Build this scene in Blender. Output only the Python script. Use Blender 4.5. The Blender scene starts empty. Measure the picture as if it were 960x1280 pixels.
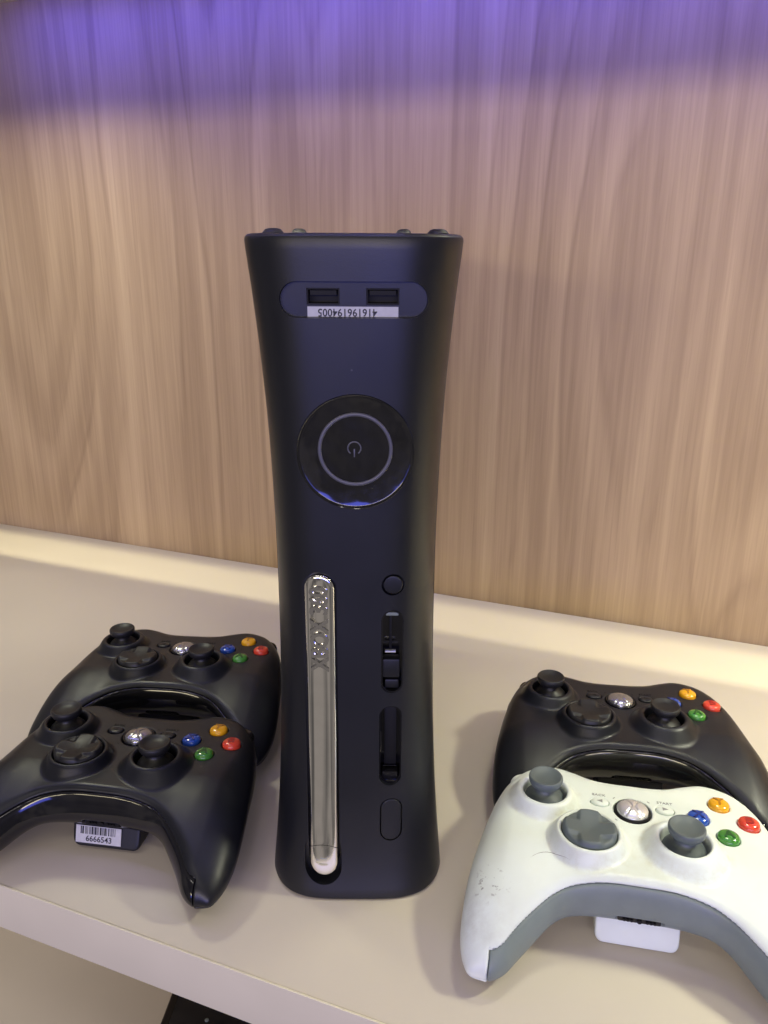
import bpy, bmesh, math, random
import numpy as np
from mathutils import Vector, Matrix
random.seed(4); np.random.seed(4)
S = bpy.context.scene
COL = S.collection
R = math.radians
WALL_A = R(-21.375); WALL_D = .3566; SHELF_DEPTH = .4227; SHELF_T = .028; TOP_Z = .516
WN = Vector((-math.sin(WALL_A), math.cos(WALL_A), 0)); WT = Vector((math.cos(WALL_A), math.sin(WALL_A), 0))
def wp(u, d, z):            # u along the wall, d out from the wall, z up
    return WN*(WALL_D-d) + WT*u + Vector((0, 0, z))

# ------------------------------------------------------------------ camera, world, light, exposure
cam = bpy.data.cameras.new('camera'); co = bpy.data.objects.new('camera', cam); COL.objects.link(co); S.camera = co
cam.sensor_fit = 'VERTICAL'; cam.sensor_height = 24; cam.lens = 991.54/1280*24; cam.clip_start = .01; cam.clip_end = 50
_pi, _ya, _ro = R(18.2215), R(.272), R(.3168)
fw = Vector((math.sin(_ya)*math.cos(_pi), math.cos(_ya)*math.cos(_pi), -math.sin(_pi)))
rt = Vector((math.cos(_ya), -math.sin(_ya), 0)); up = rt.cross(fw)
r2 = rt*math.cos(_ro)+up*math.sin(_ro); u2 = -rt*math.sin(_ro)+up*math.cos(_ro)
m = Matrix((r2, u2, -fw)).transposed().to_4x4(); m.translation = Vector((.0112, -.31997, .3026)); co.matrix_world = m
w = bpy.data.worlds.new('World'); S.world = w; w.use_nodes = True
wn = w.node_tree.nodes; wl = w.node_tree.links; bg = wn['Background']
tc = wn.new('ShaderNodeTexCoord'); nz = wn.new('ShaderNodeTexNoise'); nz.inputs['Scale'].default_value = 2.2; nz.inputs['Detail'].default_value = 3
cr = wn.new('ShaderNodeValToRGB'); cr.color_ramp.elements[0].position = .42; cr.color_ramp.elements[0].color = (.40, .37, .345, 1)
cr.color_ramp.elements[1].position = .60; cr.color_ramp.elements[1].color = (1.35, 1.20, 1.06, 1)
wm = wn.new('ShaderNodeMapping'); wm.inputs['Scale'].default_value = (1.9, 1.9, .8); wl.new(tc.outputs['Generated'], wm.inputs['Vector']); wl.new(wm.outputs[0], nz.inputs['Vector']); wl.new(nz.outputs['Fac'], cr.inputs[0]); wl.new(cr.outputs[0], bg.inputs[0])
bg.inputs[1].default_value = .19
S.view_settings.view_transform = 'Standard'; S.view_settings.look = 'None'; S.view_settings.gamma = 1; S.view_settings.exposure = 0
S.render.engine = 'CYCLES'

def area(name, loc, target, sx, sy, power, color, spread=180, shape='RECTANGLE'):
    l = bpy.data.lights.new(name, 'AREA'); l.shape = shape; l.size = sx
    if shape in ('RECTANGLE', 'ELLIPSE'): l.size_y = sy
    l.energy = power; l.color = color; l.spread = R(spread)
    o = bpy.data.objects.new(name, l); COL.objects.link(o)
    z = (Vector(loc)-Vector(target)).normalized(); x = WT - z*WT.dot(z); x.normalize(); y = z.cross(x)
    mm = Matrix((x, y, z)).transposed().to_4x4(); mm.translation = Vector(loc); o.matrix_world = mm
    return o
WARM = (1, .80, .58); NEUT = (1, .90, .80); BLUE = (.10, .12, 1.0)
# room light from in front and above; a row of small ceiling spots; LED strips of the display niche
area('room_light', wp(.45, 2.42, .545), wp(.1, 0, .25), 2.4, .12, 19.5, (1, .87, .58))
for i, (u, d, z, p) in enumerate([(-.75, 1.5, 2.0, 1.2), (-.30, 1.6, 2.0, 1.5), (.25, 1.5, 2.0, 1.6), (.9, 1.5, 2.0, 1.2)]):
    area('ceiling_spot', wp(u, d, z), wp(0, .2, 0), .19, .19, p, (1, .93, .85), shape='DISK')
for u, p in ((.52, 2.7), (.13, .30), (-.42, .62)):  # middle one is a fill added to lighten the wall beside the console
    area('puck_and_fill_light', wp(u, .17, .512), wp(u, .19, 0), .09, .09, p, (1, 1.0, .76), 130, shape='DISK')
area('lower_niche_fill', wp(-.5, .25, -.04), wp(-.45, .25, -.36), .3, .02, .4, (1, .95, .85))  # fill lamp added to lighten the lower compartment
area('niche_strip_warm', wp(0, .415, .492), wp(0, .415-.45*.415, .492-.893*.415), 2.0, .0012, 9.8, (1, .94, .62))
area('niche_strip_blue_back', wp(.08, .055, .513), wp(.08, 0, .45), 1.15, .006, .84, (.06, .06, 1.0), 130)
area('niche_strip_blue_front', wp(-.2, .345, .512), wp(-.2, .28, 0), 1.0, .012, .62, (.35, .33, 1.0))
area('blue_room_fill', (-.1, -1.7, .22), (0, 0, .25), 1.7, .30, 12.5, (.13, .16, 1.0))  # unseen blue panel added to tint the upper console front

# ------------------------------------------------------------------ materials
MATS = {}
def mat(name, col, rough=.5, metal=0, spec=.5, coat=0, bump=0, bscale=400, mottle=0, mscale=30, emit=None):
    if name in MATS: return MATS[name]
    mt = bpy.data.materials.new(name); mt.use_nodes = True; MATS[name] = mt
    nt = mt.node_tree; b = nt.nodes['Principled BSDF']
    b.inputs['Base Color'].default_value = (*col, 1); b.inputs['Roughness'].default_value = rough; b.inputs['Metallic'].default_value = metal
    b.inputs['Specular IOR Level'].default_value = spec; b.inputs['Coat Weight'].default_value = coat
    t = nt.nodes.new('ShaderNodeTexCoord')
    if mottle:
        n = nt.nodes.new('ShaderNodeTexNoise'); n.inputs['Scale'].default_value = mscale; n.inputs['Detail'].default_value = 5
        nt.links.new(t.outputs['Object'], n.inputs['Vector'])
        mr = nt.nodes.new('ShaderNodeMapRange'); mr.inputs[1].default_value = .3; mr.inputs[2].default_value = .7
        mr.inputs[3].default_value = 1-mottle; mr.inputs[4].default_value = 1+mottle
        mx = nt.nodes.new('ShaderNodeVectorMath'); mx.operation = 'SCALE'; mx.inputs[0].default_value = col
        nt.links.new(n.outputs['Fac'], mr.inputs[0]); nt.links.new(mr.outputs[0], mx.inputs['Scale']); nt.links.new(mx.outputs[0], b.inputs['Base Color'])
        mr2 = nt.nodes.new('ShaderNodeMapRange'); mr2.inputs[1].default_value = .3; mr2.inputs[2].default_value = .7
        mr2.inputs[3].default_value = rough*.85; mr2.inputs[4].default_value = min(1, rough*1.2)
        nt.links.new(n.outputs['Fac'], mr2.inputs[0]); nt.links.new(mr2.outputs[0], b.inputs['Roughness'])
    if bump:
        n2 = nt.nodes.new('ShaderNodeTexNoise'); n2.inputs['Scale'].default_value = bscale; n2.inputs['Detail'].default_value = 2
        nt.links.new(t.outputs['Object'], n2.inputs['Vector'])
        bp = nt.nodes.new('ShaderNodeBump'); bp.inputs['Strength'].default_value = bump; bp.inputs['Distance'].default_value = .0004
        nt.links.new(n2.outputs['Fac'], bp.inputs['Height']); nt.links.new(bp.outputs[0], b.inputs['Normal'])
    return mt
def N(nt, typ, **k):
    n = nt.nodes.new(typ)
    for a, v in k.items():
        if a.startswith('_'): n.inputs[int(a[1:])].default_value = v
        else: setattr(n, a, v)
    return n

M_black = mat('matte_black_plastic', (.0095, .0105, .0145), .37, spec=.45, bump=.10, bscale=2500, mottle=.12, mscale=60)
M_gloss = mat('gloss_black_plastic', (.010, .010, .012), .10, spec=.6, mottle=.15, mscale=60)
M_rub = mat('black_rubber', (.014, .014, .015), .42, spec=.4, mottle=.2, mscale=150)
M_dark = mat('dark_hole', (.006, .006, .007), .6, spec=.3)
M_grey = mat('grey_plastic', (.205, .245, .235), .42, mottle=.07, mscale=80)
M_chrome = mat('chrome', (.86, .85, .85), .06, metal=1, mottle=.04, mscale=120, bump=.22, bscale=28)
M_disc = mat('smudged_gloss_black', (.009, .009, .011), .09, spec=.8, bump=1.6, bscale=60, mottle=.3, mscale=90)
M_silver = mat('silver_guide', (.82, .82, .84), .26, metal=.6)
M_stick = mat('slate_grey_plastic', (.115, .142, .150), .42, mottle=.07, mscale=80)
M_label = mat('label_paper', (.62, .62, .66), .55, mottle=.08, mscale=300)
M_ink = mat('ink', (.02, .02, .03), .6)
M_ring = mat('ring_light_off', (.10, .10, .125), .35)
M_ringmark = mat('grey_print', (.30, .31, .31), .5)
def button_mat(name, c, dark): return mat(name, c, .16, spec=.6, coat=.4), mat(name+'_letter', dark, .4)
BM = {'A': button_mat('green_button', (.060, .25, .035), (.015, .09, .015)), 'B': button_mat('red_button', (.72, .065, .030), (.35, .015, .012)),
      'X': button_mat('blue_button', (.018, .085, .48), (.008, .025, .20)), 'Y': button_mat('yellow_button', (.86, .42, .012), (.42, .17, .005))}

def white_plastic():
    mt = bpy.data.materials.new('worn_white_plastic'); mt.use_nodes = True; nt = mt.node_tree; b = nt.nodes['Principled BSDF']; L = nt.links.new
    t = N(nt, 'ShaderNodeTexCoord'); b.inputs['Roughness'].default_value = .36
    n1 = N(nt, 'ShaderNodeTexNoise'); n1.inputs['Scale'].default_value = 38; n1.inputs['Detail'].default_value = 6; L(t.outputs['Object'], n1.inputs['Vector'])
    r1 = N(nt, 'ShaderNodeValToRGB'); r1.color_ramp.elements[0].position = .35; r1.color_ramp.elements[0].color = (.80, .86, .80, 1)
    r1.color_ramp.elements[1].position = .65; r1.color_ramp.elements[1].color = (.85, .92, .87, 1); L(n1.outputs['Fac'], r1.inputs[0])
    # grime that has gathered around the foot of the raised pods and on the grips
    def blob(c, rad, soft):
        d = N(nt, 'ShaderNodeVectorMath', operation='DISTANCE'); d.inputs[1].default_value = c; L(t.outputs['Object'], d.inputs[0])
        q = N(nt, 'ShaderNodeMapRange'); q.inputs[1].default_value = rad-soft; q.inputs[2].default_value = rad+soft; q.inputs[3].default_value = 1; q.inputs[4].default_value = 0
        L(d.outputs['Value'], q.inputs[0]); return q.outputs[0]
    def ring(c, rad, wd):
        d = N(nt, 'ShaderNodeVectorMath', operation='DISTANCE'); d.inputs[1].default_value = c; L(t.outputs['Object'], d.inputs[0])
        a = N(nt, 'ShaderNodeMath', operation='SUBTRACT'); a.inputs[1].default_value = rad; L(d.outputs['Value'], a.inputs[0])
        ab = N(nt, 'ShaderNodeMath', operation='ABSOLUTE'); L(a.outputs[0], ab.inputs[0])
        q = N(nt, 'ShaderNodeMapRange'); q.inputs[1].default_value = 0; q.inputs[2].default_value = wd; q.inputs[3].default_value = 1; q.inputs[4].default_value = 0
        L(ab.outputs[0], q.inputs[0]); return q.outputs[0]
    def mul(a, bb):
        mm = N(nt, 'ShaderNodeMath', operation='MULTIPLY'); L(a, mm.inputs[0])
        if isinstance(bb, float): mm.inputs[1].default_value = bb
        else: L(bb, mm.inputs[1])
        return mm.outputs[0]
    n2 = N(nt, 'ShaderNodeTexNoise'); n2.inputs['Scale'].default_value = 120; n2.inputs['Detail'].default_value = 6; n2.inputs['Roughness'].default_value = .7; L(t.outputs['Object'], n2.inputs['Vector'])
    q2 = N(nt, 'ShaderNodeMapRange'); q2.inputs[1].default_value = .42; q2.inputs[2].default_value = .68; L(n2.outputs['Fac'], q2.inputs[0])
    colr = r1.outputs[0]
    for mask, amt, c in ((ring((-.022, -.021, .001), .0185, .004), .38, (.50, .46, .27)), (ring((.021, -.019, .001), .0190, .004), .38, (.50, .46, .27)),
                         (ring((-.043, .0055, .001), .0175, .003), .35, (.45, .42, .28)), (blob((-.068, -.062, -.02), .013, .008), .28, (.35, .32, .25)),
                         (blob((0, -.036, -.002), .018, .014), .2, (.55, .52, .33))):
        f = mul(mul(mask, q2.outputs[0]), amt)
        mx = N(nt, 'ShaderNodeMix', data_type='RGBA'); L(f, mx.inputs[0]); L(colr, mx.inputs[6]); mx.inputs[7].default_value = (*c, 1); colr = mx.outputs[2]
    # dark scuffs on the left grip
    n3 = N(nt, 'ShaderNodeTexNoise'); n3.inputs['Scale'].default_value = 420; n3.inputs['Detail'].default_value = 3; L(t.outputs['Object'], n3.inputs['Vector'])
    q3 = N(nt, 'ShaderNodeMapRange'); q3.inputs[1].default_value = .60; q3.inputs[2].default_value = .68; L(n3.outputs['Fac'], q3.inputs[0])
    f = mul(mul(q3.outputs[0], blob((-.066, -.049, -.008), .007, .004)), .75)
    mx = N(nt, 'ShaderNodeMix', data_type='RGBA'); L(f, mx.inputs[0]); L(colr, mx.inputs[6]); mx.inputs[7].default_value = (.18, .17, .16, 1); colr = mx.outputs[2]
    L(colr, b.inputs['Base Color'])
    n4 = N(nt, 'ShaderNodeTexNoise'); n4.inputs['Scale'].default_value = 2600; L(t.outputs['Object'], n4.inputs['Vector'])
    bp = N(nt, 'ShaderNodeBump'); bp.inputs['Strength'].default_value = .08; bp.inputs['Distance'].default_value = .0003; L(n4.outputs['Fac'], bp.inputs['Height']); L(bp.outputs[0], b.inputs['Normal'])
    return mt
M_white = white_plastic()

def console_black():
    mt = bpy.data.materials.new('matte_black_console'); mt.use_nodes = True; nt = mt.node_tree; b = nt.nodes['Principled BSDF']; L = nt.links.new
    t = N(nt, 'ShaderNodeTexCoord')
    n = N(nt, 'ShaderNodeTexNoise'); n.inputs['Scale'].default_value = 25; n.inputs['Detail'].default_value = 6; L(t.outputs['Object'], n.inputs['Vector'])
    q = N(nt, 'ShaderNodeMapRange'); q.inputs[1].default_value = .3; q.inputs[2].default_value = .7; q.inputs[3].default_value = .33; q.inputs[4].default_value = .43
    L(n.outputs['Fac'], q.inputs[0]); L(q.outputs[0], b.inputs['Roughness'])
    # dust specks and fine scratches
    v = N(nt, 'ShaderNodeTexVoronoi'); v.inputs['Scale'].default_value = 75; L(t.outputs['Object'], v.inputs['Vector'])
    n3 = N(nt, 'ShaderNodeTexNoise'); n3.inputs['Scale'].default_value = 14; L(t.outputs['Object'], n3.inputs['Vector'])
    th = N(nt, 'ShaderNodeMapRange'); th.inputs[1].default_value = .50; th.inputs[2].default_value = .8; th.inputs[3].default_value = .0; th.inputs[4].default_value = .10; L(n3.outputs['Fac'], th.inputs[0])
    lt = N(nt, 'ShaderNodeMath', operation='LESS_THAN'); L(v.outputs['Distance'], lt.inputs[0]); L(th.outputs[0], lt.inputs[1])
    mx = N(nt, 'ShaderNodeMix', data_type='RGBA'); ml = N(nt, 'ShaderNodeMath', operation='MULTIPLY'); ml.inputs[1].default_value = .45; L(lt.outputs[0], ml.inputs[0]); L(ml.outputs[0], mx.inputs[0])
    mx.inputs[6].default_value = (.010, .0108, .014, 1); mx.inputs[7].default_value = (.12, .12, .13, 1); L(mx.outputs[2], b.inputs['Base Color'])
    b.inputs['Specular IOR Level'].default_value = .45
    n4 = N(nt, 'ShaderNodeTexNoise'); n4.inputs['Scale'].default_value = 2200; L(t.outputs['Object'], n4.inputs['Vector'])
    bp = N(nt, 'ShaderNodeBump'); bp.inputs['Strength'].default_value = .10; bp.inputs['Distance'].default_value = .0003; L(n4.outputs['Fac'], bp.inputs['Height']); L(bp.outputs[0], b.inputs['Normal'])
    return mt
M_console = console_black()

def wood():
    mt = bpy.data.materials.new('oak_laminate'); mt.use_nodes = True; nt = mt.node_tree; b = nt.nodes['Principled BSDF']; L = nt.links.new
    t = N(nt, 'ShaderNodeTexCoord')
    def mp(sc, loc=(0, 0, 0)):
        q = N(nt, 'ShaderNodeMapping'); q.inputs['Scale'].default_value = sc; q.inputs['Location'].default_value = loc; L(t.outputs['Object'], q.inputs['Vector']); return q.outputs[0]
    def noise(v, s, det=3, rough=.5, dist=0):
        q = N(nt, 'ShaderNodeTexNoise'); q.inputs['Scale'].default_value = s; q.inputs['Detail'].default_value = det; q.inputs['Roughness'].default_value = rough; q.inputs['Distortion'].default_value = dist
        L(v, q.inputs['Vector']); return q.outputs['Fac']
    def ma(op, a, c=None):
        q = N(nt, 'ShaderNodeMath', operation=op)
        for i, x in enumerate((a, c)):
            if x is None: continue
            if isinstance(x, (int, float)): q.inputs[i].default_value = x
            else: L(x, q.inputs[i])
        return q.outputs[0]
    def rng(a, f0, f1, t0=0, t1=1):
        q = N(nt, 'ShaderNodeMapRange'); L(a, q.inputs[0]); q.inputs[1].default_value = f0; q.inputs[2].default_value = f1; q.inputs[3].default_value = t0; q.inputs[4].default_value = t1; return q.outputs[0]
    # growth field whose level lines, stretched along z, give streaks and cathedral arches
    field = noise(mp((4.4, 1, .80), (3.1, 0, 1.7)), 1, 1.5, .4, .2)
    rings = ma('MULTIPLY', field, 19.0)
    rings = ma('ADD', rings, ma('MULTIPLY', noise(mp((40, 1, 2.2)), 1, 3), .55))
    fr = ma('FRACT', rings)
    figure = ma('SINE', ma('MULTIPLY', rings, 6.2832))
    late = rng(ma('ABSOLUTE', ma('SUBTRACT', fr, .5)), .0, .10, 1, 0)      # thin dark late wood line of each ring
    ringmask = rng(noise(mp((8, 1, 1.6), (7, 0, 2)), 1, 3), .44, .62)
    late = ma('MULTIPLY', late, ringmask)
    broad = noise(mp((13, 1, .35), (4.4, 0, 5)), 1, 3, .6)
    streak = noise(mp((60, 1, 1.0)), 1, 4, .6)
    fibre = noise(mp((330, 1, 6)), 1, 3, .65)
    pore = rng(noise(mp((650, 1, 16), (0, 0, 3)), 1, 2, .5), .58, .70)
    v = ma('ADD', ma('MULTIPLY', rng(broad, .25, .75), .24), ma('MULTIPLY', rng(streak, .25, .75), .17))
    v = ma('ADD', v, ma('MULTIPLY', rng(fibre, .25, .75), .19))
    v = ma('SUBTRACT', v, ma('MULTIPLY', late, .20))
    v = ma('ADD', v, ma('MULTIPLY', figure, .055))
    v = ma('ADD', v, .095)
    v = ma('SUBTRACT', v, ma('MULTIPLY', pore, .06))
    fleck = rng(noise(mp((130, 1, 9), (5, 0, 1)), 1, 2, .5), .62, .74)
    v = ma('SUBTRACT', v, ma('MULTIPLY', fleck, .08))
    cr = N(nt, 'ShaderNodeValToRGB'); L(v, cr.inputs[0]); e = cr.color_ramp.elements
    e[0].position = -0.06; e[0].color = (.26, .174, .103, 1); e[1].position = .80; e[1].color = (.66, .505, .315, 1)
    k = e.new(.28); k.color = (.385, .270, .158, 1); k = e.new(.52); k.color = (.51, .372, .222, 1)
    L(cr.outputs[0], b.inputs['Base Color']); b.inputs['Roughness'].default_value = .48; b.inputs['Specular IOR Level'].default_value = .3
    bp = N(nt, 'ShaderNodeBump'); bp.inputs['Strength'].default_value = .15; bp.inputs['Distance'].default_value = .0004; L(v, bp.inputs['Height']); L(bp.outputs[0], b.inputs['Normal'])
    return mt
M_wood = wood()
M_shelf = mat('cream_laminate', (.64, .575, .465), .42, spec=.35, bump=.05, bscale=900, mottle=.025, mscale=9)
M_edge = mat('cream_edge_band', (.82, .755, .58), .40, spec=.35, mottle=.03, mscale=20)
M_alu = mat('white_light_blocker', (.6, .6, .6), .5)

# ------------------------------------------------------------------ helpers
def link(o, parent=None):
    COL.objects.link(o)
    if parent is not None: o.parent = parent
    return o
def obj(name, me, mt, parent=None, loc=(0, 0, 0)):
    o = bpy.data.objects.new(name, me); o.location = loc
    if mt is not None: me.materials.clear(); me.materials.append(mt)
    return link(o, parent)
def thing(name, label, cat, loc=(0, 0, 0), rot=None, group=None):
    o = bpy.data.objects.new(name, None); o.empty_display_size = .01; COL.objects.link(o)
    o.location = loc
    if rot is not None: o.rotation_euler = rot
    o['label'] = label; o['category'] = cat
    if group: o['group'] = group
    return o
def mesh(name, V, F, smooth=True, sharp=None):
    me = bpy.data.meshes.new(name); me.from_pydata([tuple(v) for v in V], [], [tuple(f) for f in F]); me.update()
    bm = bmesh.new(); bm.from_mesh(me); bmesh.ops.recalc_face_normals(bm, faces=bm.faces); bm.to_mesh(me); bm.free()
    if smooth:
        me.polygons.foreach_set('use_smooth', [True]*len(me.polygons))
        if sharp: me.set_sharp_from_angle(angle=R(sharp))
    return me
def rings_mesh(name, rings, cap0=True, cap1=True, sharp=35):
    n = len(rings[0]); V = [v for r in rings for v in r]; F = []
    for i in range(len(rings)-1):
        for j in range(n):
            F.append((i*n+j, i*n+(j+1) % n, (i+1)*n+(j+1) % n, (i+1)*n+j))
    if cap0: F.append(tuple(range(n))[::-1])
    if cap1: F.append(tuple((len(rings)-1)*n+j for j in range(n)))
    return mesh(name, V, F, True, sharp)
def lathe(name, prof, n=40, axis='z', c=(0, 0, 0), sharp=35):
    rings = []
    for r, h in prof:
        ring = []
        for j in range(n):
            a = 2*math.pi*j/n
            if axis == 'z': ring.append((c[0]+r*math.cos(a), c[1]+r*math.sin(a), c[2]+h))
            else: ring.append((c[0]+r*math.cos(a), c[1]-h, c[2]+r*math.sin(a)))
        rings.append(ring)
    return rings_mesh(name, rings, prof[0][0] > 1e-7, True, sharp)
def stadium(cx, cz, hw, hh, n=12):       # outline in x,z
    r = min(hw, hh); pts = []
    ax, az = hw-r, hh-r
    for q, (sx, sz) in enumerate(((1, 1), (-1, 1), (-1, -1), (1, -1))):
        for i in range(n+1):
            a = math.pi/2*(q+i/n); pts.append((cx+sx*ax+r*math.cos(a), cz+sz*az+r*math.sin(a)))
    return pts
def rrect(hx, hy, r, n=6, c=(0, 0)):
    pts = []
    for q, (sx, sy) in enumerate(((1, 1), (-1, 1), (-1, -1), (1, -1))):
        for i in range(n+1):
            a = math.pi/2*(q+i/n); pts.append((c[0]+sx*(hx-r)+r*math.cos(a), c[1]+sy*(hy-r)+r*math.sin(a)))
    return pts
def pill(name, cx, cz, hw, hh, y, prof, sharp=40, n=12):   # prof: (inset, height towards -y)
    rings = []
    for ins, h in prof:
        rings.append([(x, y-h, z) for x, z in stadium(cx, cz, hw-ins, hh-ins, n)])
    return rings_mesh(name, rings, True, True, sharp)
def box_bm(lo, hi, bev=0, seg=2):
    bm = bmesh.new(); bmesh.ops.create_cube(bm, size=1)
    for v in bm.verts: v.co = Vector([lo[i]+(v.co[i]+.5)*(hi[i]-lo[i]) for i in range(3)])
    if bev: bmesh.ops.bevel(bm, geom=bm.edges[:], offset=bev, segments=seg, affect='EDGES', profile=.6)
    return bm
def box(name, lo, hi, bev=0, seg=2):
    bm = box_bm(lo, hi, bev, seg); me = bpy.data.meshes.new(name); bm.to_mesh(me); bm.free()
    if bev: me.polygons.foreach_set('use_smooth', [True]*len(me.polygons)); me.set_sharp_from_angle(angle=R(50))
    return me
def text_mesh(name, s, size, depth=.0001, sx=1.0, spacing=1.0, bold=0.0, res=3, align='CENTER'):
    c = bpy.data.curves.new(name, 'FONT'); c.body = s; c.size = size; c.extrude = depth; c.align_x = align; c.align_y = 'CENTER'
    c.space_character = spacing; c.offset = bold; c.resolution_u = res
    o = bpy.data.objects.new(name, c); COL.objects.link(o)
    bpy.context.view_layer.update(); dg = bpy.context.evaluated_depsgraph_get()
    me = bpy.data.meshes.new_from_object(o.evaluated_get(dg)); bpy.data.objects.remove(o); bpy.data.curves.remove(c)
    if sx != 1: me.transform(Matrix.Diagonal((sx, 1, 1, 1)))
    return me
def boolean(me, cutters, op='DIFFERENCE'):
    base = bpy.data.objects.new('tmp', me); COL.objects.link(base); tmp = []
    for c in cutters:
        o = bpy.data.objects.new('tmpc', c); COL.objects.link(o); tmp.append(o)
        md = base.modifiers.new('b', 'BOOLEAN'); md.object = o; md.operation = op; md.solver = 'EXACT'
    bpy.context.view_layer.update(); dg = bpy.context.evaluated_depsgraph_get()
    out = bpy.data.meshes.new_from_object(base.evaluated_get(dg))
    for o in tmp+[base]: bpy.data.objects.remove(o)
    out.polygons.foreach_set('use_smooth', [True]*len(out.polygons)); out.set_sharp_from_angle(angle=R(28))
    return out

# ------------------------------------------------------------------ implicit surface -> quads (surface nets)
def surface_nets(Fv, origin, h):
    """Fv[x,y,z] negative inside; returns verts (mm) , quads, normals"""
    nx, ny, nz_ = Fv.shape
    ins = Fv < 0
    cc = np.zeros((nx-1, ny-1, nz_-1), np.int8)
    for dx in (0, 1):
        for dy in (0, 1):
            for dz in (0, 1): cc += ins[dx:nx-1+dx, dy:ny-1+dy, dz:nz_-1+dz]
    act = (cc > 0) & (cc < 8); idx = np.argwhere(act); ids = -np.ones(act.shape, np.int64); ids[act] = np.arange(len(idx))
    P = np.zeros((len(idx), 3)); cnt = np.zeros(len(idx)); corners = [(a, b, c) for a in (0, 1) for b in (0, 1) for c in (0, 1)]
    for a in corners:
        for ax in range(3):
            if a[ax]: continue
            b = list(a); b[ax] = 1
            fa = Fv[idx[:, 0]+a[0], idx[:, 1]+a[1], idx[:, 2]+a[2]]; fb = Fv[idx[:, 0]+b[0], idx[:, 1]+b[1], idx[:, 2]+b[2]]
            mk = (fa < 0) != (fb < 0); t = np.where(mk, fa/np.where(mk, fa-fb, 1), 0)
            pt = np.array(a, float)[None, :].repeat(len(idx), 0); pt[:, ax] += t
            P[mk] += pt[mk]; cnt[mk] += 1
    P = P/cnt[:, None]+idx
    g = np.gradient(Fv)
    def tri(A, Q):
        q0 = np.clip(np.floor(Q).astype(int), 0, np.array(A.shape)-2); f = Q-q0; out = 0
        for a in corners:
            wgt = np.prod([f[:, i] if a[i] else 1-f[:, i] for i in range(3)], axis=0); out = out+wgt*A[q0[:, 0]+a[0], q0[:, 1]+a[1], q0[:, 2]+a[2]]
        return out
    nrm = None
    for it in range(3):
        G3 = np.stack([tri(g[i], P) for i in range(3)], 1); val = tri(Fv, P); l2 = (G3**2).sum(1)+1e-9
        if it < 2: P = P - np.clip((val/l2)[:, None]*G3*.7, -.3, .3)
        nrm = G3/np.sqrt(l2)[:, None]
    quads = []
    for ax in range(3):
        sl0 = [slice(None)]*3; sl1 = [slice(None)]*3; sl0[ax] = slice(0, -1); sl1[ax] = slice(1, None)
        a = ins[tuple(sl0)]; b = ins[tuple(sl1)]; e = np.argwhere(a != b); u, v = (ax+1) % 3, (ax+2) % 3
        e = e[(e[:, u] > 0) & (e[:, v] > 0) & (e[:, u] < Fv.shape[u]-1) & (e[:, v] < Fv.shape[v]-1)]
        q = []
        for du, dv in ((-1, -1), (0, -1), (0, 0), (-1, 0)):
            k = e.copy(); k[:, u] += du; k[:, v] += dv; q.append(ids[k[:, 0], k[:, 1], k[:, 2]])
        q = np.stack(q, 1); fl = ~a[e[:, 0], e[:, 1], e[:, 2]]; q[fl] = q[fl][:, ::-1]; quads.append(q)
    return P*h+np.array(origin), np.concatenate(quads), nrm
def field_mesh(name, fn, lo, hi, h):
    ax = [np.arange(lo[i], hi[i]+h, h) for i in range(3)]
    X, Y, Z = np.meshgrid(*ax, indexing='ij'); Fv = fn(X, Y, Z)
    V, Q, Nn = surface_nets(Fv, lo, h)
    me = bpy.data.meshes.new(name); me.vertices.add(len(V)); me.vertices.foreach_set('co', (V/1000).astype(np.float32).ravel())
    me.loops.add(Q.size); me.loops.foreach_set('vertex_index', Q.ravel().astype(np.int32)); me.polygons.add(len(Q))
    me.polygons.foreach_set('loop_start', np.arange(0, Q.size, 4, dtype=np.int32)); me.update(calc_edges=True); me.validate()
    me.polygons.foreach_set('use_smooth', [True]*len(me.polygons))
    if len(me.vertices) == len(Nn): me.normals_split_custom_set_from_vertices(Nn.astype(np.float32).tolist())
    return me
def smin(a, b, k): hh = np.clip(.5+.5*(b-a)/k, 0, 1); return b*(1-hh)+a*hh-k*hh*(1-hh)
def smax(a, b, k): return -smin(-a, -b, k)
def sstep(a, b, x): t = np.clip((x-a)/(b-a), 0, 1); return t*t*(3-2*t)
def rbox(X, Y, Z, c, hs, r):
    q = [np.abs(A-c[i])-(hs[i]-r) for i, A in enumerate((X, Y, Z))]
    return np.sqrt(sum(np.maximum(k, 0)**2 for k in q))+np.minimum(np.maximum(np.maximum(q[0], q[1]), q[2]), 0)-r

# ------------------------------------------------------------------ the setting: niche
def slab(name, u0, u1, d0, d1, z0, z1, mt, bev=.0006):
    me = box(name, (u0, WALL_D-d1, z0), (u1, WALL_D-d0, z1), bev)
    o = obj(name, me, mt); o.rotation_euler.z = WALL_A; o['kind'] = 'structure'; return o
slab('wall', -1.0, .9, -.018, 0, -.50, .60, M_wood, 0)
sh = slab('shelf', -1.0, .9, .0005, SHELF_DEPTH-.0012, -SHELF_T, 0, M_shelf)
eb = box('edge_band', (-1.0, WALL_D-SHELF_DEPTH, -SHELF_T), (.9, WALL_D-SHELF_DEPTH+.0012, .0002), .0005); ebo = obj('edge_band', eb, M_edge, sh)
slab('upper_shelf', -1.0, .9, .0005, SHELF_DEPTH, TOP_Z, TOP_Z+SHELF_T, M_shelf)
slab('lower_shelf', -1.0, .9, .0005, SHELF_DEPTH, -.36-SHELF_T, -.36, M_shelf)
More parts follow.
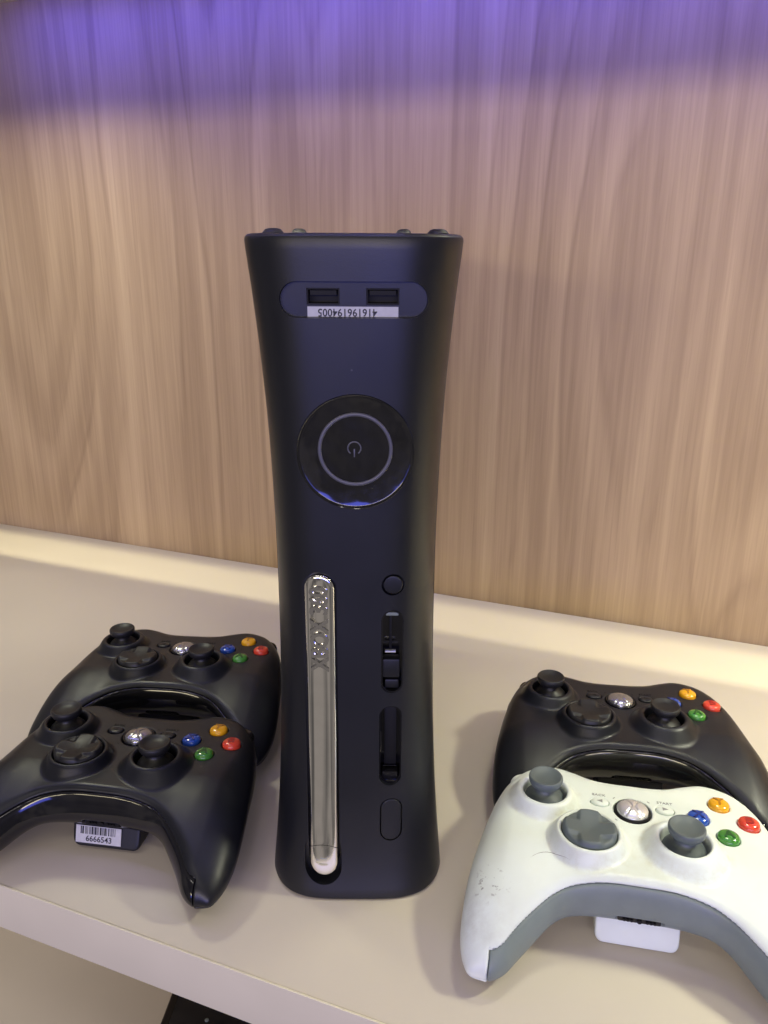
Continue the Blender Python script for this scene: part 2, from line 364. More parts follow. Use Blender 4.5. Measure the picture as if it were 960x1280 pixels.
# unseen channel added around the warm strip: its two lips cut the light off on the wall and on the shelf
src = (.415, .492)
def lip(name, aim, sgn, dist=.05):
    dx, dz = aim[0]-src[0], aim[1]-src[1]; l = math.hypot(dx, dz); px, pz = src[0]+dx/l*dist, src[1]+dz/l*dist
    return px, pz
def prism_profile(name, pts, u0, u1, th, mt):
    """thin bent sheet: pts in (d, z), thickness th"""
    bm = bmesh.new()
    for (a, b) in zip(pts[:-1], pts[1:]):
        A = Vector(a); B = Vector(b); t = (B-A).normalized(); nrm = Vector((-t[1], t[0]))*th
        c = [A-t*th*.5, B+t*th*.5, B+t*th*.5+nrm, A-t*th*.5+nrm]; vs = []
        for u in (u0, u1): vs.append([bm.verts.new((u, WALL_D-p[0], p[1])) for p in c])
        bm.faces.new(vs[0][::-1]); bm.faces.new(vs[1])
        for i in range(4): bm.faces.new((vs[0][i], vs[0][(i+1) % 4], vs[1][(i+1) % 4], vs[1][i]))
    bmesh.ops.recalc_face_normals(bm, faces=bm.faces)
    me = bpy.data.meshes.new(name); bm.to_mesh(me); bm.free(); return me
chn = thing('light_blocker', 'unseen channel added under the upper shelf to shape the strip light', 'light fitting'); chn.rotation_euler.z = WALL_A
obj('rear_lip', prism_profile('rear_lip', [(.3828, .5155), (.3828, .4538)], -1, .9, .001, M_alu), M_alu, chn)
obj('front_lip', prism_profile('front_lip', [(.4195, .5155), (.4195, .440), (.3795, .440)], -1, .9, .001, M_alu), M_alu, chn)

# ------------------------------------------------------------------ console (mm -> m through MM)
MM = .001
H = 309.0
def cu(z): return abs(z-154.5)/154.5
def cw(z): return 36.6+(6.6 if z < 154.5 else 8.4)*cu(z)**2.2
def cyc(z): return 1-4.5*cu(z)**2-(7.5*cu(z)**6 if z < 154.5 else .8*cu(z)**2)
def yface(x, z):
    t = min(1, abs(x)/cw(z)); return cyc(z)+26*(1-(1-t**4.0)**(1/1.8))
con = thing('game_console', 'tall black game console standing upright between the controllers', 'game console')
def plate_mesh():
    zs = [0, .35, 1.2, 2.4]+list(np.linspace(6, 303, 64))+[306.6, 307.8, 308.65, 309]
    ins = {0: 2.6, .35: 1.4, 1.2: .5, 2.4: .1, 306.6: .1, 307.8: .5, 308.65: 1.4, 309: 2.6}
    rings = []
    for z in zs:
        i = ins.get(z, 0); ww = cw(z); ring = []
        ts = [math.sin(a) for a in np.linspace(-math.pi/2, math.pi/2, 49)]
        for t in ts:
            y = cyc(z)+26*(1-(1-min(1, abs(t))**4.0)**(1/1.8))
            ring.append((t*(ww-i)*MM, (y+i)*MM, z*MM))
        yb = 24
        ring.append(((ww-i)*MM, yb*MM, z*MM)); ring.append((-(ww-i)*MM, yb*MM, z*MM)); rings.append(ring)
    return rings_mesh('front_plate', rings, True, True, 40)
def cut_stadium(cx, cz, hw, hh, ymax, taper=0):
    return pill('c', cx*MM, cz*MM, hw*MM, hh*MM, 0, [(taper*MM, -ymax*MM), (0, .03)], 40, 14)
zr = 223.0
cutters = [cut_stadium(.4, 284.4, 30.6, 8.3, 3.0, 1.6),
           cut_stadium(-15.6, 90.4, 7.6, 78.4, 3.2), 
           cut_stadium(16.8, 129.8, 5.0, 20.8, 12), cut_stadium(16.3, 81, 5.3, 21.2, 12),
           cut_stadium(16.9, 162.9, 5.1, 5.1, 6), cut_stadium(16.9, 41.5, 5.4, 11.3, 3.2),
           cut_stadium(-16.0, 21, 9.0, 13.2, -.6)]
for cx in (-11.7, 11.8): cutters.append(box('c', ((cx-6.5)*MM, -.03, .2823), ((cx+6.5)*MM, .011, .2887)))
cutters.append(lathe('c', [(24.6*MM, -.0022), (24.6*MM, .03)], 72, 'y', (.0007, 0, zr*MM)))
for v in cutters[0].vertices: v.co.y -= (v.co.z-.2844)*.07
pm = boolean(plate_mesh(), cutters)
obj('front_plate', pm, M_console, con)
# dark lining inside the port and slot openings
# USB ports
for cx in (-11.7, 11.8):
    p = obj('usb_port', boolean(box('usb', ((cx-6.45)*MM, .0036, .28235), ((cx+6.45)*MM, .0108, .28865)), [box('c', ((cx-5.9)*MM, 0, .2829), ((cx+5.9)*MM, .0100, .2881))]), M_dark, con)
    obj('tongue', box('tongue', ((cx-5.2)*MM, .0045, .2859), ((cx+5.2)*MM, .0105, .2877)), M_dark, p)
# upside-down inventory label
lbl_dy = .0004
lb = obj('label_sticker', box('label', (-.0180, -.00012, -.0026), (.0180, 0, .0026)), M_label, con, (0, .00325, .2790)); lb['label'] = 'white number label stuck upside down under the ports'
tx = text_mesh('digits', '416196194005', .0042, .00004, .92, 1.02, .00006); tx.transform(Matrix.Rotation(R(90), 4, 'X')); tx.transform(Matrix.Rotation(R(180), 4, 'Y'))
obj('digits', tx, M_ink, lb, (-.0022, -.00017, .0004))
# power disc, ring, symbol
yc = -cyc(zr)
pd = obj('power_disc', lathe('power_disc', [(.0, -.0008), (.010, -.00076), (.0156, -.00066), (.0170, -.00057), (.0190, -.00041), (.0212, -.00023), (.0230, -.00007), (.0234, .0), (.0242, .0006), (.0244, .0005), (.0244, -.0021)], 96, 'y', (.0007, (cyc(zr))*MM, zr*MM), 60), M_disc, con)
def torus(name, R0, r, sx=1, a0=0, a1=360, n=72, k=10, c=(0, 0, 0), flat=1):
    rings = []; closed = (a1-a0 == 360); V = []; F = []
    m_ = n if closed else n+1
    for i in range(m_):
        a = R(a0+(a1-a0)*i/n)
        for j in range(k):
            b_ = 2*math.pi*j/k; rr = R0+r*math.cos(b_); V.append((c[0]+rr*math.cos(a)*sx, c[1]-flat*r*math.sin(b_), c[2]+rr*math.sin(a)))
    for i in range(n):
        for j in range(k):
            i2 = (i+1) % m_; F.append((i*k+j, i*k+(j+1) % k, i2*k+(j+1) % k, i2*k+j))
    if not closed: F.append(tuple(range(k))); F.append(tuple((m_-1)*k+j for j in range(k)))
    return mesh(name, V, F)
RC = (.0007, cyc(zr)*MM, .2243)
obj('light_ring', torus('light_ring', .0148, .00085, c=(RC[0], RC[1]+.0002, RC[2]), flat=.7), M_ring, pd)
obj('power_symbol', torus('power_symbol', .0027, .00033, 1, -55, 235, 40, 8, (RC[0]-.0004, RC[1]+.0004, RC[2]+.0006), .7), M_ring, pd)
obj('power_symbol', box('psb', (RC[0]-.0007, RC[1]+.0002, RC[2]-.0032), (RC[0]-.0001, RC[1]+.0008, RC[2]+.0002), .0001), M_ring, pd)
# chrome disc tray with raised lettering; it follows the concave face
def follow(me, off=0.0):
    for v in me.vertices: v.co.y += (yface(v.co.x/MM, v.co.z/MM)-yface(-15.6, 154.5))*MM + off
    me.update(); return me
def long_pill(name, cx, cz, hw, hh, prof, y):
    me = pill(name, cx*MM, cz*MM, hw*MM, hh*MM, y, [(i*MM, h_*MM) for i, h_ in prof], 50, 14)
    bm = bmesh.new(); bm.from_mesh(me)
    for z in np.linspace(cz-hh+.4, cz+hh-.4, 26 if hh > 20 else 15):
        bmesh.ops.bisect_plane(bm, geom=bm.verts[:]+bm.edges[:]+bm.faces[:], plane_co=(0, 0, z*MM), plane_no=(0, 0, 1))
    bm.to_mesh(me); bm.free(); me.polygons.foreach_set('use_smooth', [True]*len(me.polygons)); return me
YT = (yface(-15.6, 154.5))*MM
tray = long_pill('tray', -15.6, 90.4, 6.85, 77.6, [(.15, -2.6), (0, -.6), (.12, .1), (.4, .62), (.85, .95), (1.5, 1.12), (3.2, 1.22), (5.2, 1.26)], YT)
def seam_cyl(r): 
    return lathe('c', [(r*MM, -.03), (r*MM, .03)], 96, 'y', (-.0156, 0, .0288-.014))
# the door meets the button along a shallow upward arc
follow(tray)
t1 = boolean(tray.copy(), [seam_cyl(14.15), box('c', (-.03, -.03, -.01), (0, .03, .0255))]); t2 = boolean(tray.copy(), [seam_cyl(13.85)], 'INTERSECT')
tr = obj('disc_tray', t1, M_chrome, con); ej = obj('eject_button', t2, M_chrome, con)
lg = text_mesh('lettering', 'XBOX 360', .0094, .0008, .97, .98, .00030, 4)
bm = bmesh.new(); bm.from_mesh(lg)
bmesh.ops.bevel(bm, geom=[e for e in bm.edges if len(e.link_faces) == 2 and e.calc_face_angle(0) > .8], offset=.00030, segments=2, affect='EDGES'); bm.to_mesh(lg); bm.free()
lg.transform(Matrix.Rotation(R(90), 4, 'X')); lg.transform(Matrix.Rotation(R(-90), 4, 'Y'))
for v in lg.vertices: v.co.x = v.co.x*1.18-.0155; v.co.z += .1420; v.co.y += (yface(-15.6, v.co.z/MM)-1.30)*MM
obj('raised_lettering', lg, mat('dull_chrome', (.60, .59, .59), .16, metal=1), tr)
ye = (yface(-15.6, 22)-1.42)*MM
obj('eject_mark', box('em', (-.0174, ye, .0216), (-.0140, ye+.0006, .0220)), M_ringmark, ej)
obj('eject_mark', box('em', (-.0174, ye, .0198), (-.0140, ye+.0006, .0201)), M_ringmark, ej)
obj('eject_mark', mesh('emt', [(-.0174, ye, .0190), (-.0140, ye, .0190), (-.0157, ye, .0173), (-.0174, ye+.0006, .0190), (-.0140, ye+.0006, .0190), (-.0157, ye+.0006, .0173)], [(0, 1, 2), (3, 5, 4), (0, 3, 4, 1), (1, 4, 5, 2), (2, 5, 3, 0)], False), M_ringmark, ej)
# small round button and lower door, flush with the plate inside a fine groove
def flush_pill(name, cx, cz, hw, hh, proud=0.0):
    me = long_pill(name, cx, cz, hw, hh, [(0, -3.0), (0, -.15), (.2, .05), (.6, .12)], 0)
    for v in me.vertices: v.co.y += (yface(v.co.x/MM, v.co.z/MM)-proud)*MM
    me.update(); return me
obj('sync_button', lathe('sync_button', [(.0042, -.0020), (.0042, -.0001), (.0040, .0001), (.0034, .0002), (.0010, .00022)], 48, 'y', (.0169, yface(16.9, 162.9)*MM, .1629)), M_console, con)
obj('infrared_door', flush_pill('ir', 16.9, 41.5, 4.85, 10.75, 0), M_console, con)
# memory slots: dark liners with a latch and a contact tongue
for cz, hh, n_ in ((129.8, 20.8, 0), (81, 21.2, 1)):
    cx = 16.8 if n_ == 0 else 16.3; hw = 5.0 if n_ == 0 else 5.3
    outer = pill('m', cx*MM, cz*MM, (hw-.05)*MM, (hh-.05)*MM, .0, [(0, -11.9*MM), (0, -1.6*MM)]); 
    inner = pill('m', cx*MM, cz*MM, (hw-.65)*MM, (hh-.65)*MM, .0, [(0, -11.2*MM), (0, 5*MM)])
    ms = obj('memory_slot', boolean(outer, [inner]), M_gloss, con)
    if n_ == 0:
        obj('slot_latch', box('sl', (.0125, .0022, .1165), (.0203, .0075, .1258), .0007), M_console, ms)
        obj('slot_foot', box('sf', (.0135, .0030, .1105), (.0200, .0085, .1150), .0008), M_console, ms)
        obj('contact_strip', box('cs', (.0135, .0040, .1283), (.0185, .0060, .1292), .0002), M_silver, ms)
        obj('slot_divider', box('sd', (.0155, .0060, .1295), (.0166, .0110, .1480), .0002), M_dark, ms)
        obj('slot_catch', box('sc', (.0138, .0020, .1478), (.0195, .0070, .1494), .0004), M_grey, ms)
    else:
        obj('slot_foot', box('sf', (.0122, .0030, .0605), (.0200, .0085, .0650), .0008), M_gloss, ms)
        obj('slot_divider', box('sd', (.0135, .0070, .0665), (.0192, .0110, .0985), .0002), M_dark, ms)
        obj('slot_latch', box('sl', (.0113, .0015, .0770), (.0121, .0045, .0880), .0003), M_gloss, ms)
# case behind the plate
def case_mesh():
    rings = []
    for z in [.8, 1.6, 3]+list(np.linspace(12, 297, 24))+[306, 307.4, 308.2]:
        i = {.8: 1.6, 1.6: .6, 3: 0, 306: 0, 307.4: .6, 308.2: 1.6}.get(z, 0); ww = cw(z)-1.6-i
        yb = 258-6*(1-cu(z)**2)-i
        rings.append([(x*MM, y*MM, z*MM) for x, y in rrect(ww, (yb-24.6)/2, 3, 4, (0, (yb+24.6)/2))])
    return rings_mesh('case', rings, True, True, 40)
case = obj('case', case_mesh(), M_console, con)
obj('top_vent', box('tv', (-.018, .110, .3080), (.016, .235, .3100), .0005), M_console, con)
for k in range(13): obj('vent_slat', box('vs', (-.0170, 0, 0), (.0150, .0030, .0007), .0003) if k == 0 else bpy.data.objects['vent_slat'].data, M_console, con, (0, .114+k*.009, .3099))
foot = lathe('top_pad', [(.0045, 0), (.0045, .0010), (.0034, .0018), (.0020, .0021)], 28)
for x, y, s in ((-.0345, .034, 1), (.0350, .034, 1.0), (-.0290, .090, .9), (.0220, .090, .9)):
    o = obj('top_pad', foot, M_rub, con, (x, y, .3083)); o.scale = (s, s, 1.5 if y < .05 else 2.1)
bf = lathe('bf', [(.005, 0), (.005, .0008)], 20)

# ------------------------------------------------------------------ controllers: shared geometry, one local frame in mm (face z about 1, shelf z -37)
half = [(0, 31), (9, 31), (18, 32.2), (27, 36), (36, 38.8), (45, 37.6), (54, 32.5), (62, 22.5), (67.5, 10), (71.5, -6), (74.5, -24), (76.8, -42), (77.6, -59), (76.2, -72), (72, -81), (66.5, -84.6)]
inner = [(61.5, -83.2), (56.5, -77), (49.5, -67), (42.5, -58.8), (36, -52.4), (29, -48.6), (20, -46.9), (10, -46.4), (0, -46.3)]
def catmull(pts, n=6):
    P = [np.array(p, float) for p in pts]; P = [2*P[0]-P[1]]+P+[2*P[-1]-P[-2]]; out = []
    for i in range(1, len(P)-2):
        for k in range(n):
            t = k/n; a, b, c, d = P[i-1:i+3]
            out.append(.5*((2*b)+(-a+c)*t+(2*a-5*b+4*c-d)*t*t+(-a+3*b-3*c+d)*t**3))
    out.append(P[-2]); return np.array(out)
full = [(-x, y) for x, y in half[::-1][:-1]]+half              # left tip .. top .. right tip
inn = inner+[(-x, y) for x, y in inner[::-1][1:]]              # right .. left
loop = catmull(full+inn+[full[0]], 6)[:-1]
n_out = (len(full)-1)*6; outer_line = loop[:n_out+1]; inner_line = np.vstack([loop[n_out:], loop[:1]])
HG = .75
gx = np.arange(-82, 82.01, HG); gy = np.arange(-87, 48.01, HG)
GX, GY = np.meshgrid(gx, gy, indexing='ij')
def segdist(pl):
    D = np.full(GX.shape, 1e9)
    for a, b in zip(pl[:-1], pl[1:]):
        ab = b-a; t = np.clip(((GX-a[0])*ab[0]+(GY-a[1])*ab[1])/(ab@ab+1e-12), 0, 1)
        D = np.minimum(D, np.hypot(GX-a[0]-t*ab[0], GY-a[1]-t*ab[1]))
    return D
inside = np.zeros(GX.shape, bool); lp = np.vstack([loop, loop[:1]])
for a, b in zip(lp[:-1], lp[1:]):
    c = (a[1] > GY) != (b[1] > GY); xx = (b[0]-a[0])*(GY-a[1])/(b[1]-a[1]+1e-12)+a[0]; inside ^= c & (GX < xx)
Dout = segdist(outer_line); Din = segdist(inner_line)
sgn = np.where(inside, 1, -1); So = Dout*sgn; Si = Din*sgn
# outside the loop only the nearer line counts as negative
far_o = (~inside) & (Dout > Din+.5); far_i = (~inside) & (Din > Dout+.5)
So = np.where(far_o, Dout, So); Si = np.where(far_i, Din, Si)
def bil(M, X, Y):
    fx = (X-gx[0])/HG; fy = (Y-gy[0])/HG; i = np.clip(fx.astype(int), 0, len(gx)-2); j = np.clip(fy.astype(int), 0, len(gy)-2); a = fx-i; b = fy-j
    return M[i, j]*(1-a)*(1-b)+M[i+1, j]*a*(1-b)+M[i, j+1]*(1-a)*b+M[i+1, j+1]*a*b
def shape2d(X, Y):
    q = np.clip((-24-Y)/55, 0, 1.2)
    back = sstep(0, 26, Y)
    top = 1.0-18.5*q**1.55*sstep(8, 40, np.abs(X))-3.0*sstep(50, 80, np.abs(X))*(1-q*.5)
    bot = -26.3+8.5*back-9.6*sstep(.08, .75, q)*sstep(30, 55, np.abs(X))
    mid = (top+bot)/2; Hh = (top-bot)/2
    Ro = 10+9*sstep(40, 66, np.abs(X))*sstep(8, -26, Y); Ri = 6.5+2.5*sstep(35, 60, np.abs(X))
    return mid, Hh, Ro, Ri
PODS = [(-43.2, 5.4, 10.9, 13.4, 18.0, 7.0), (20.9, -19.1, 11.3, 13.6, 20.2, 7.4), (-22.2, -20.9, 13.2, 15.1, 18.8, 6.8)]   # x, y, well, rim, foot, rim height
FACEB = {'Y': (42.9, 18), 'X': (31.2, 5.8), 'B': (54.6, 6.1), 'A': (43, -6)}
def body(X, Y, Z):
    mid, Hh, Ro, Ri = shape2d(X, Y)
    Ri = Ri+np.clip((mid-Z)/Hh, 0, 1)*(9-7*sstep(26, 48, np.abs(X))); To = np.minimum(bil(So, X, Y)/Ro, 1); Ti = np.minimum(bil(Si, X, Y)/Ri, 1)
    e = np.sqrt(((Z-mid)/Hh)**2+(1-To)**2.15+(1-Ti)**2.3+1e-6)
    F = (e-1)*np.minimum(Hh, 10)*1.0
    return F
def pods(F, X, Y, Z):
    for x, y, rw, r1, r0, zr_ in PODS:
        rho = np.hypot(X-x, Y-y)
        cone = (rho-(r1+(zr_-Z)*(r0-r1)/zr_))*.9
        pod = smax(smax(cone, Z-zr_, 1.6), -12-Z, 1)
        F = smin(F, pod, 1.2)
    for x, y, rw, r1, r0, zr_ in PODS:
        rho = np.hypot(X-x, Y-y)
        well = np.maximum(rho-rw-np.maximum(0, Z-(zr_-.8))*.8, -3.5-Z)
        F = smax(F, -well, .7)
    for k, (x, y) in FACEB.items():
        rho = np.hypot(X-x, Y-y); F = smax(F, -np.maximum(rho-5.35, -2.5-Z), .5)
    rho = np.hypot(X, (Y-4.8)/1.0); F = smax(F, -np.maximum(rho-9.3, -2.5-Z), .5)
    for x in (-15.6, 15.9):
        e = (np.hypot((X-x), (Y-8.4)*1.35)-4.7); F = smax(F, -np.maximum(e, -1.5-Z), .4)
    return F
def splits(X, Y):
    mid, Hh, Ro, Ri = shape2d(X, Y); si = bil(Si, X, Y)
    zs = mid+Hh*.78; zl = mid-Hh*.25
    lim = np.minimum(8.2, .72*bil(So, X, Y)+.3)
    return si-lim+8.2, zs, zl
def f_face(X, Y, Z):
    F = pods(body(X, Y, Z), X, Y, Z); si, zs, zl = splits(X, Y)
    F = smax(F, (zl+.15)-Z, .6)
    chin = np.maximum(si-8.2, Z-(zs+.15))
    return smax(F, -chin, .7)
def f_bottom(X, Y, Z):
    F = body(X, Y, Z); si, zs, zl = splits(X, Y)
    F = smax(F, Z-(zl-.25), .3)
    return smax(F, -np.maximum(si-8.2, Z-(zs+.2)), .3)
def f_chin(X, Y, Z):
    F = body(X, Y, Z)+.12; si, zs, zl = splits(X, Y)
    F = smax(F, Z-(zs-.15), .7); F = smax(F, si-7.9, .6)
    port = rbox(X, Y, Z, (.8, -46.0, -20.0), (10.8, 3.4, 2.2), 2.0)
    return smax(F, -port, .3)
hh = .56
me_face = field_mesh('face_shell', f_face, (-79, -84, -32), (79, 41, 9), hh)
me_bot = field_mesh('bottom_shell', f_bottom, (-79, -84, -39), (79, 41, -4), hh)
me_chin = field_mesh('chin', f_chin, (-68, -84, -39), (68, -28, 2), .5)
def f_bump(X, Y, Z):
    Xa = np.abs(X); c = rbox(Xa, Y+(Xa-40)**2*.018, Z, (42, 31.5, -9.5), (19, 6.8, 4.6), 3.6); return smax(c, 18-X, 1)
def f_trig(X, Y, Z):
    c = rbox(X, Y-.02*(Z+20)**2+.01*(X-38)**2, Z, (38, 34, -21), (10.5, 9, 7), 4.5); return c
me_bump = field_mesh('bumper', f_bump, (20, 15, -17), (66, 42, -2), .9)
me_trig = field_mesh('trigger', f_trig, (24, 20, -31), (52, 50, -11), .9)
def f_batt(X, Y, Z):
    return smax(smax(rbox(X, Y, Z, (1.0, -15, -29), (18.6, 29.5, 8.0), 4.0), -((Y+40.0)+(Z+24)*-.30), .8), Z+19.5, 1)
me_batt = field_mesh('battery_pack', f_batt, (-20, -46, -38.5), (22, 18, -18), .7)
print('controller quads', sum(len(m_.polygons) for m_ in (me_face, me_bot, me_chin, me_bump, me_trig, me_batt)))
# sticks
cap_k = .90
me_base = lathe('stick_base', [(.0106, -.0034), (.0104, .0006), (.0096, .0030), (.0078, .0050), (.0056, .0062), (.0048, .0080), (.0048, .0098)], 48, sharp=80)
me_cap = lathe('stick_cap', [(.0, .0082), (.0048, .0085), (.0074, .0096), (.0086, .0106), (.0092, .0118), (.0094, .0130), (.0093, .0141), (.0088, .0147), (.0082, .0146), (.0066, .0137), (.0045, .0132), (.0022, .0130), (.0006, .0130)], 56, sharp=80); me_cap.transform(Matrix.Diagonal((cap_k, cap_k, 1, 1)))
def dpad_mesh():
    V = []; F = []; nr, na = 18, 72; RR = 12.6
    def hgt(r, a):
        x, y = r*math.cos(a), r*math.sin(a); u = r/RR
        dish = 6.4+1.5*u**2
        ax, ay = abs(x), abs(y); arm = min(ax, ay)          # 0 on the arms
        k = min(1, max(0, (arm-4.2)/1.6)); k = k*k*(3-2*k)
        cross = .95*(1-k)*min(1, u*1.0+.25)
        if u > .93: dish -= (u-.93)*22
        return dish+cross-.55*k*u
    V.append((0, 0, hgt(0, 0)*MM))
    for i in range(1, nr+1):
        for j in range(na):
            r = RR*i/nr; a = 2*math.pi*j/na+math.pi/4; V.append((r*math.cos(a)*MM, r*math.sin(a)*MM, hgt(r, a)*MM))
    for j in range(na): F.append((0, 1+j, 1+(j+1) % na))
    for i in range(nr-1):
        for j in range(na): F.append((1+i*na+j, 1+(i+1)*na+j, 1+(i+1)*na+(j+1) % na, 1+i*na+(j+1) % na))
    b0 = len(V)
    for j in range(na): x, y, z = V[1+(nr-1)*na+j]; V.append((x*.985, y*.985, -.003))
    for j in range(na): F.append((1+(nr-1)*na+j, b0+j, b0+(j+1) % na, 1+(nr-1)*na+(j+1) % na))
    F.append(tuple(b0+j for j in range(na))[::-1])
    return mesh('dpad', V, F, True, 75)
me_dpad = dpad_mesh()
me_fb = lathe('face_button', [(.0055, -.0022), (.0055, .0016), (.0053, .0022), (.0047, .00275), (.0036, .00325), (.0022, .0035), (.0008, .0036)], 36, sharp=80); me_fb.transform(Matrix.Diagonal((.93, .93, 1, 1)))
me_guide_ring = lathe('guide_ring', [(.0091, -.0022), (.0091, .0012), (.0088, .0016), (.0083, .0015), (.0080, .0006)], 48, sharp=80)
def guide_mesh():
    V = []; F = []; nr, na = 30, 96; RR = 8.1
    def hgt(r, a):
        x, y = r*math.cos(a)/RR, r*math.sin(a)/RR; u = r/RR
        z = 1.0+3.4*math.sqrt(max(0, 1-(u*.96)**2))
        best = 1e9
        for s in (1, -1):                                   # the two curved strokes of the X
            xc = s*(.10+.62*abs(y)**1.5)
            best = min(best, abs(x-xc))
        g = math.exp(-(best/.07)**2)*(1 if abs(y) < .9 else 0)
        return z-.42*g
    V.append((0, 0, hgt(0, 0)*MM))
    for i in range(1, nr+1):
        for j in range(na): r = RR*i/nr; a = 2*math.pi*j/na; V.append((r*math.cos(a)*MM, r*math.sin(a)*MM, hgt(r, a)*MM))
    for j in range(na): F.append((0, 1+j, 1+(j+1) % na))
    for i in range(nr-1):
        for j in range(na): F.append((1+i*na+j, 1+(i+1)*na+j, 1+(i+1)*na+(j+1) % na, 1+i*na+(j+1) % na))
    b0 = len(V)
    for j in range(na): x, y, z = V[1+(nr-1)*na+j]; V.append((x, y, -.002))
    for j in range(na): F.append((1+(nr-1)*na+j, b0+j, b0+(j+1) % na, 1+(nr-1)*na+(j+1) % na))
    F.append(tuple(b0+j for j in range(na))[::-1])
    return mesh('guide', V, F)
me_guide = guide_mesh(); me_guide.transform(Matrix.Diagonal((.94, .94, 1, 1))); me_guide_ring.transform(Matrix.Diagonal((.96, .96, 1, 1)))
me_small = lathe('small_button', [(.0043, -.0012), (.0043, .0010), (.0040, .0015), (.0030, .0018), (.0012, .0019)], 36, sharp=80)
me_small.transform(Matrix.Diagonal((1, .74, 1, 1)))
me_back_arrow = mesh('arrow', [(-.0016, 0, 0), (.0012, .0012, 0), (.0012, -.0012, 0), (-.0016, 0, .00015), (.0012, .0012, .00015), (.0012, -.0012, .00015)], [(0, 1, 2), (3, 5, 4), (0, 3, 4, 1), (1, 4, 5, 2), (2, 5, 3, 0)], False)
LET = {k: text_mesh('letter', k, .0068, .0006, 1.0, 1, .00022, 4) for k in 'ABXY'}
T_back = text_mesh('back_word', 'BACK', .0024, .00012, 1.1); T_start = text_mesh('start_word', 'START', .0024, .00012, 1.1)
me_tick = box('tick', (-.0007, -.0002, 0), (.0007, .0002, .0001))
me_port = box('port', (-.0095, -.0010, -.0017), (.0095, .0014, .0017), .0008)
me_hole = lathe('hole', [(.0011, -.0006), (.0011, .0005)], 16, 'y')
me_hole_s = lathe('hole', [(.0007, -.0006), (.0007, .0005)], 12, 'y')
used = {}
def share(me, mt, key):
    k = (me.name, mt.name)
    if k not in used:
        c = me.copy(); c.materials.clear(); c.materials.append(mt); used[k] = c
    return used[k]
def controller(label, loc, yaw, tilt, roll, white=False):
    shell, chin, stick, small = (M_white, M_grey, M_stick, M_white) if white else (M_black, M_gloss, M_rub, M_black)
    Rz = Matrix.Rotation(yaw, 3, 'Z') @ Matrix.Rotation(tilt, 3, 'X') @ Matrix.Rotation(roll, 3, 'Y')
    t = thing('game_controller', label, 'game controller', loc, Rz.to_euler(), 'game controllers on the shelf')
    def P(name, me, mt, pos=(0, 0, 0), par=None):
        o = bpy.data.objects.new(name, share(me, mt, name)); o.location = [p*MM for p in pos]; COL.objects.link(o); o.parent = par or t; return o
    P('face_shell', me_face, shell); P('bottom_shell', me_bot, shell); ch = P('front_grip_band', me_chin, chin)
    for s in (1, -1):
        b = P('bumper', me_bump, M_gloss if not white else M_white); b.scale.x = s
        g = P('trigger', me_trig, M_rub if not white else M_grey); g.scale.x = s
    P('battery_pack', me_batt, shell)
    for (x, y, *_r) in PODS[:2]:
        st = P('thumbstick', me_base, M_rub if not white else M_stick, (x, y, 0)); P('stick_cap', me_cap, stick, (0, 0, 0), st)
    P('dpad', me_dpad, M_rub if not white else M_stick, (PODS[2][0], PODS[2][1], .6))
    gr = P('guide_button', me_guide, M_silver if white else mat('dim_guide', (.42, .42, .43), .2, metal=.8), (0, 4.8, 0)); P('guide_ring', me_guide_ring, M_gloss if not white else M_dark, (0, 0, 0), gr)
    for k, (x, y) in FACEB.items():
        b = P('face_button', me_fb, BM[k][0], (x, y, 0)); b['label'] = {'A': 'green', 'B': 'red', 'X': 'blue', 'Y': 'yellow'}[k]+' button marked '+k
        P('letter', LET[k], BM[k][1], (0, 0, 3.1), b)
    bb = P('back_button', me_small, small, (-15.6, 8.4, 0)); P('arrow', me_back_arrow, M_ringmark if white else M_dark, (0, 0, 1.85), bb)
    sb = P('start_button', me_small, small, (15.9, 8.4, 0)); a = P('arrow', me_back_arrow, M_ringmark if white else M_dark, (0, 0, 1.85), sb); a.rotation_euler.z = math.pi
    P('back_word', T_back, M_ringmark if white else M_dark, (-16, 14.0, 1.03)); P('start_word', T_start, M_ringmark if white else M_dark, (16.3, 14.0, 1.03))
    for i, (sx, sy) in enumerate(((1, 1), (-1, 1), (1, -1), (-1, -1))):
        k = P('player_mark', me_tick, M_ringmark if white else M_dark, (sx*8.4, 4.8+sy*8.4, 1.0)); k.rotation_euler.z = R(-45)*sx*sy
    hp = P('headset_port', me_port, M_dark if not white else M_rub, (.8, -43.0, -20.0), ch)
    P('jack_hole', me_hole, M_dark, (0, -1.4, 0), hp)
    for dx in (-6.6, -5, -3.4, 3.4, 5, 6.6): P('jack_hole', me_hole_s, M_dark, (dx, -1.4, 0), hp)
    return t
W = controller('white game controller with grey sticks, in front on the right', (.1364, .0038, .0372), R(-11.84), R(-.6), 0, True)
FL = controller('black game controller with barcode sticker, in front on the left', (-.1271, .0661, .0375), R(-8.51), R(-1.6), R(.3))
BL = controller('black game controller behind the one with the barcode sticker', (-.1261, .1713, .0375), R(-5.29), R(-.4), R(-.3))
BR = controller('black game controller right behind the white one', (.1599, .1055, .0373), R(-7.64), R(-.3), 0)
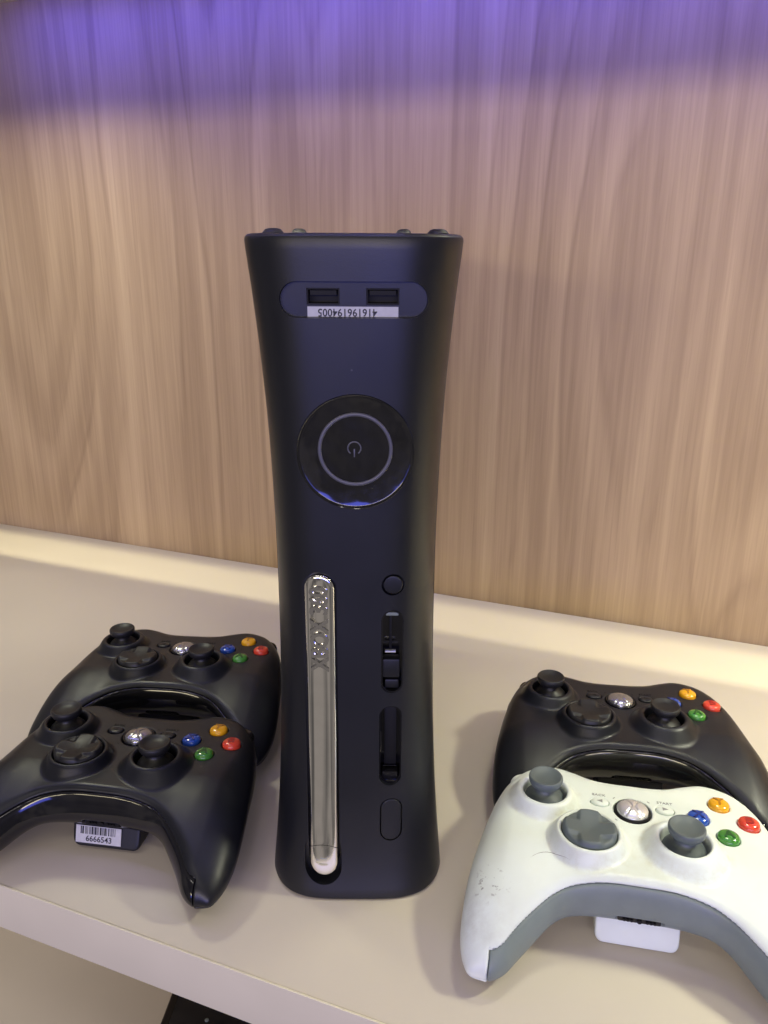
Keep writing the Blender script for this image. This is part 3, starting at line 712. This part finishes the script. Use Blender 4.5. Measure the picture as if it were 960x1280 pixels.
# barcode sticker on the battery pack of the front left controller
def barcode():
    st = bpy.data.objects.new('barcode_sticker', box('bs', (-.0126, -.0001, -.0046), (.0126, 0, .0046))); st.data.materials.append(M_label); link(st, FL)
    st.location = (-.0030, -.0422, -.0293); st.rotation_euler = (R(-16), 0, R(0)); st['label'] = 'white barcode sticker with seven digits'
    bm = bmesh.new(); x = -.0100; rnd = random.Random(7)
    while x < .0092:
        wd = rnd.choice([.0003, .0003, .0006, .0009]); b2 = box_bm((x, -.0002, .0002), (x+wd, -.00008, .0042)); me = bpy.data.meshes.new('t'); b2.to_mesh(me); bm.from_mesh(me); b2.free(); x += wd+rnd.choice([.0003, .0004, .0007])
    me = bpy.data.meshes.new('bars'); bm.to_mesh(me); bm.free(); o = obj('bars', me, M_ink, st)
    tx = text_mesh('digits', '6666543', .0042, .00005, 1.0, 1.0, .00005); tx.transform(Matrix.Rotation(R(90), 4, 'X')); obj('digits', tx, M_ink, st, (.0003, -.00016, -.0023))
barcode()
# hair-like scratch on the white controller's face
def face_z(x, y):
    zz = np.linspace(8, -25, 400); f = f_face(np.full(400, x), np.full(400, y), zz); return zz[np.argmax(f < 0)]
def hair(pts, r):
    P = catmull(pts, 5); rings = []
    for i, (x, y) in enumerate(P):
        z = face_z(x, y); k = min(1, 4*min(i+1, len(P)-i)/len(P)); d = P[min(i+1, len(P)-1)]-P[max(i-1, 0)]; d = d/np.hypot(*d)
        rings.append([((x-d[1]*r*k*math.cos(a))*MM, (y+d[0]*r*k*math.cos(a))*MM, (z+.02+r*k*.5*math.sin(a))*MM) for a in np.linspace(0, 2*math.pi, 7)[:-1]])
    return rings_mesh('scratch', rings)
obj('scratch_mark', hair([(-48.8, -36.4), (-45.6, -33.8), (-41.9, -32.4), (-38.3, -32.6), (-34.7, -34.4), (-31.1, -36.7)], .16), mat('grime_line', (.22, .21, .19), .6), W)
# ------------------------------------------------------------------ dark box-like device on the lower shelf, seen under the shelf edge
dv = thing('black_device', 'black device with rounded corner lying on the lower shelf', 'device', (-.090, .072, -.36), (0, 0, R(-5)))
def dev():
    rings = []
    for z, i in ((0, .003), (.002, .0005), (.004, 0), (.096, 0), (.099, .001), (.1, .003)):
        rings.append([(x, y, z) for x, y in rrect(.072-i, .10-i, .013, 8, (0, 0))])
    return rings_mesh('casing', rings, True, True, 50)
obj('casing', dev(), M_gloss, dv)
obj('top_panel', box('tp', (-.0645, -.0925, .0995), (.0645, .0925, .1008), .0012), M_black, dv)
obj('status_light', lathe('sl', [(.0016, .1004), (.0016, .1012), (.0008, .1015)], 20), M_grey, dv, (-.036, .062, 0))
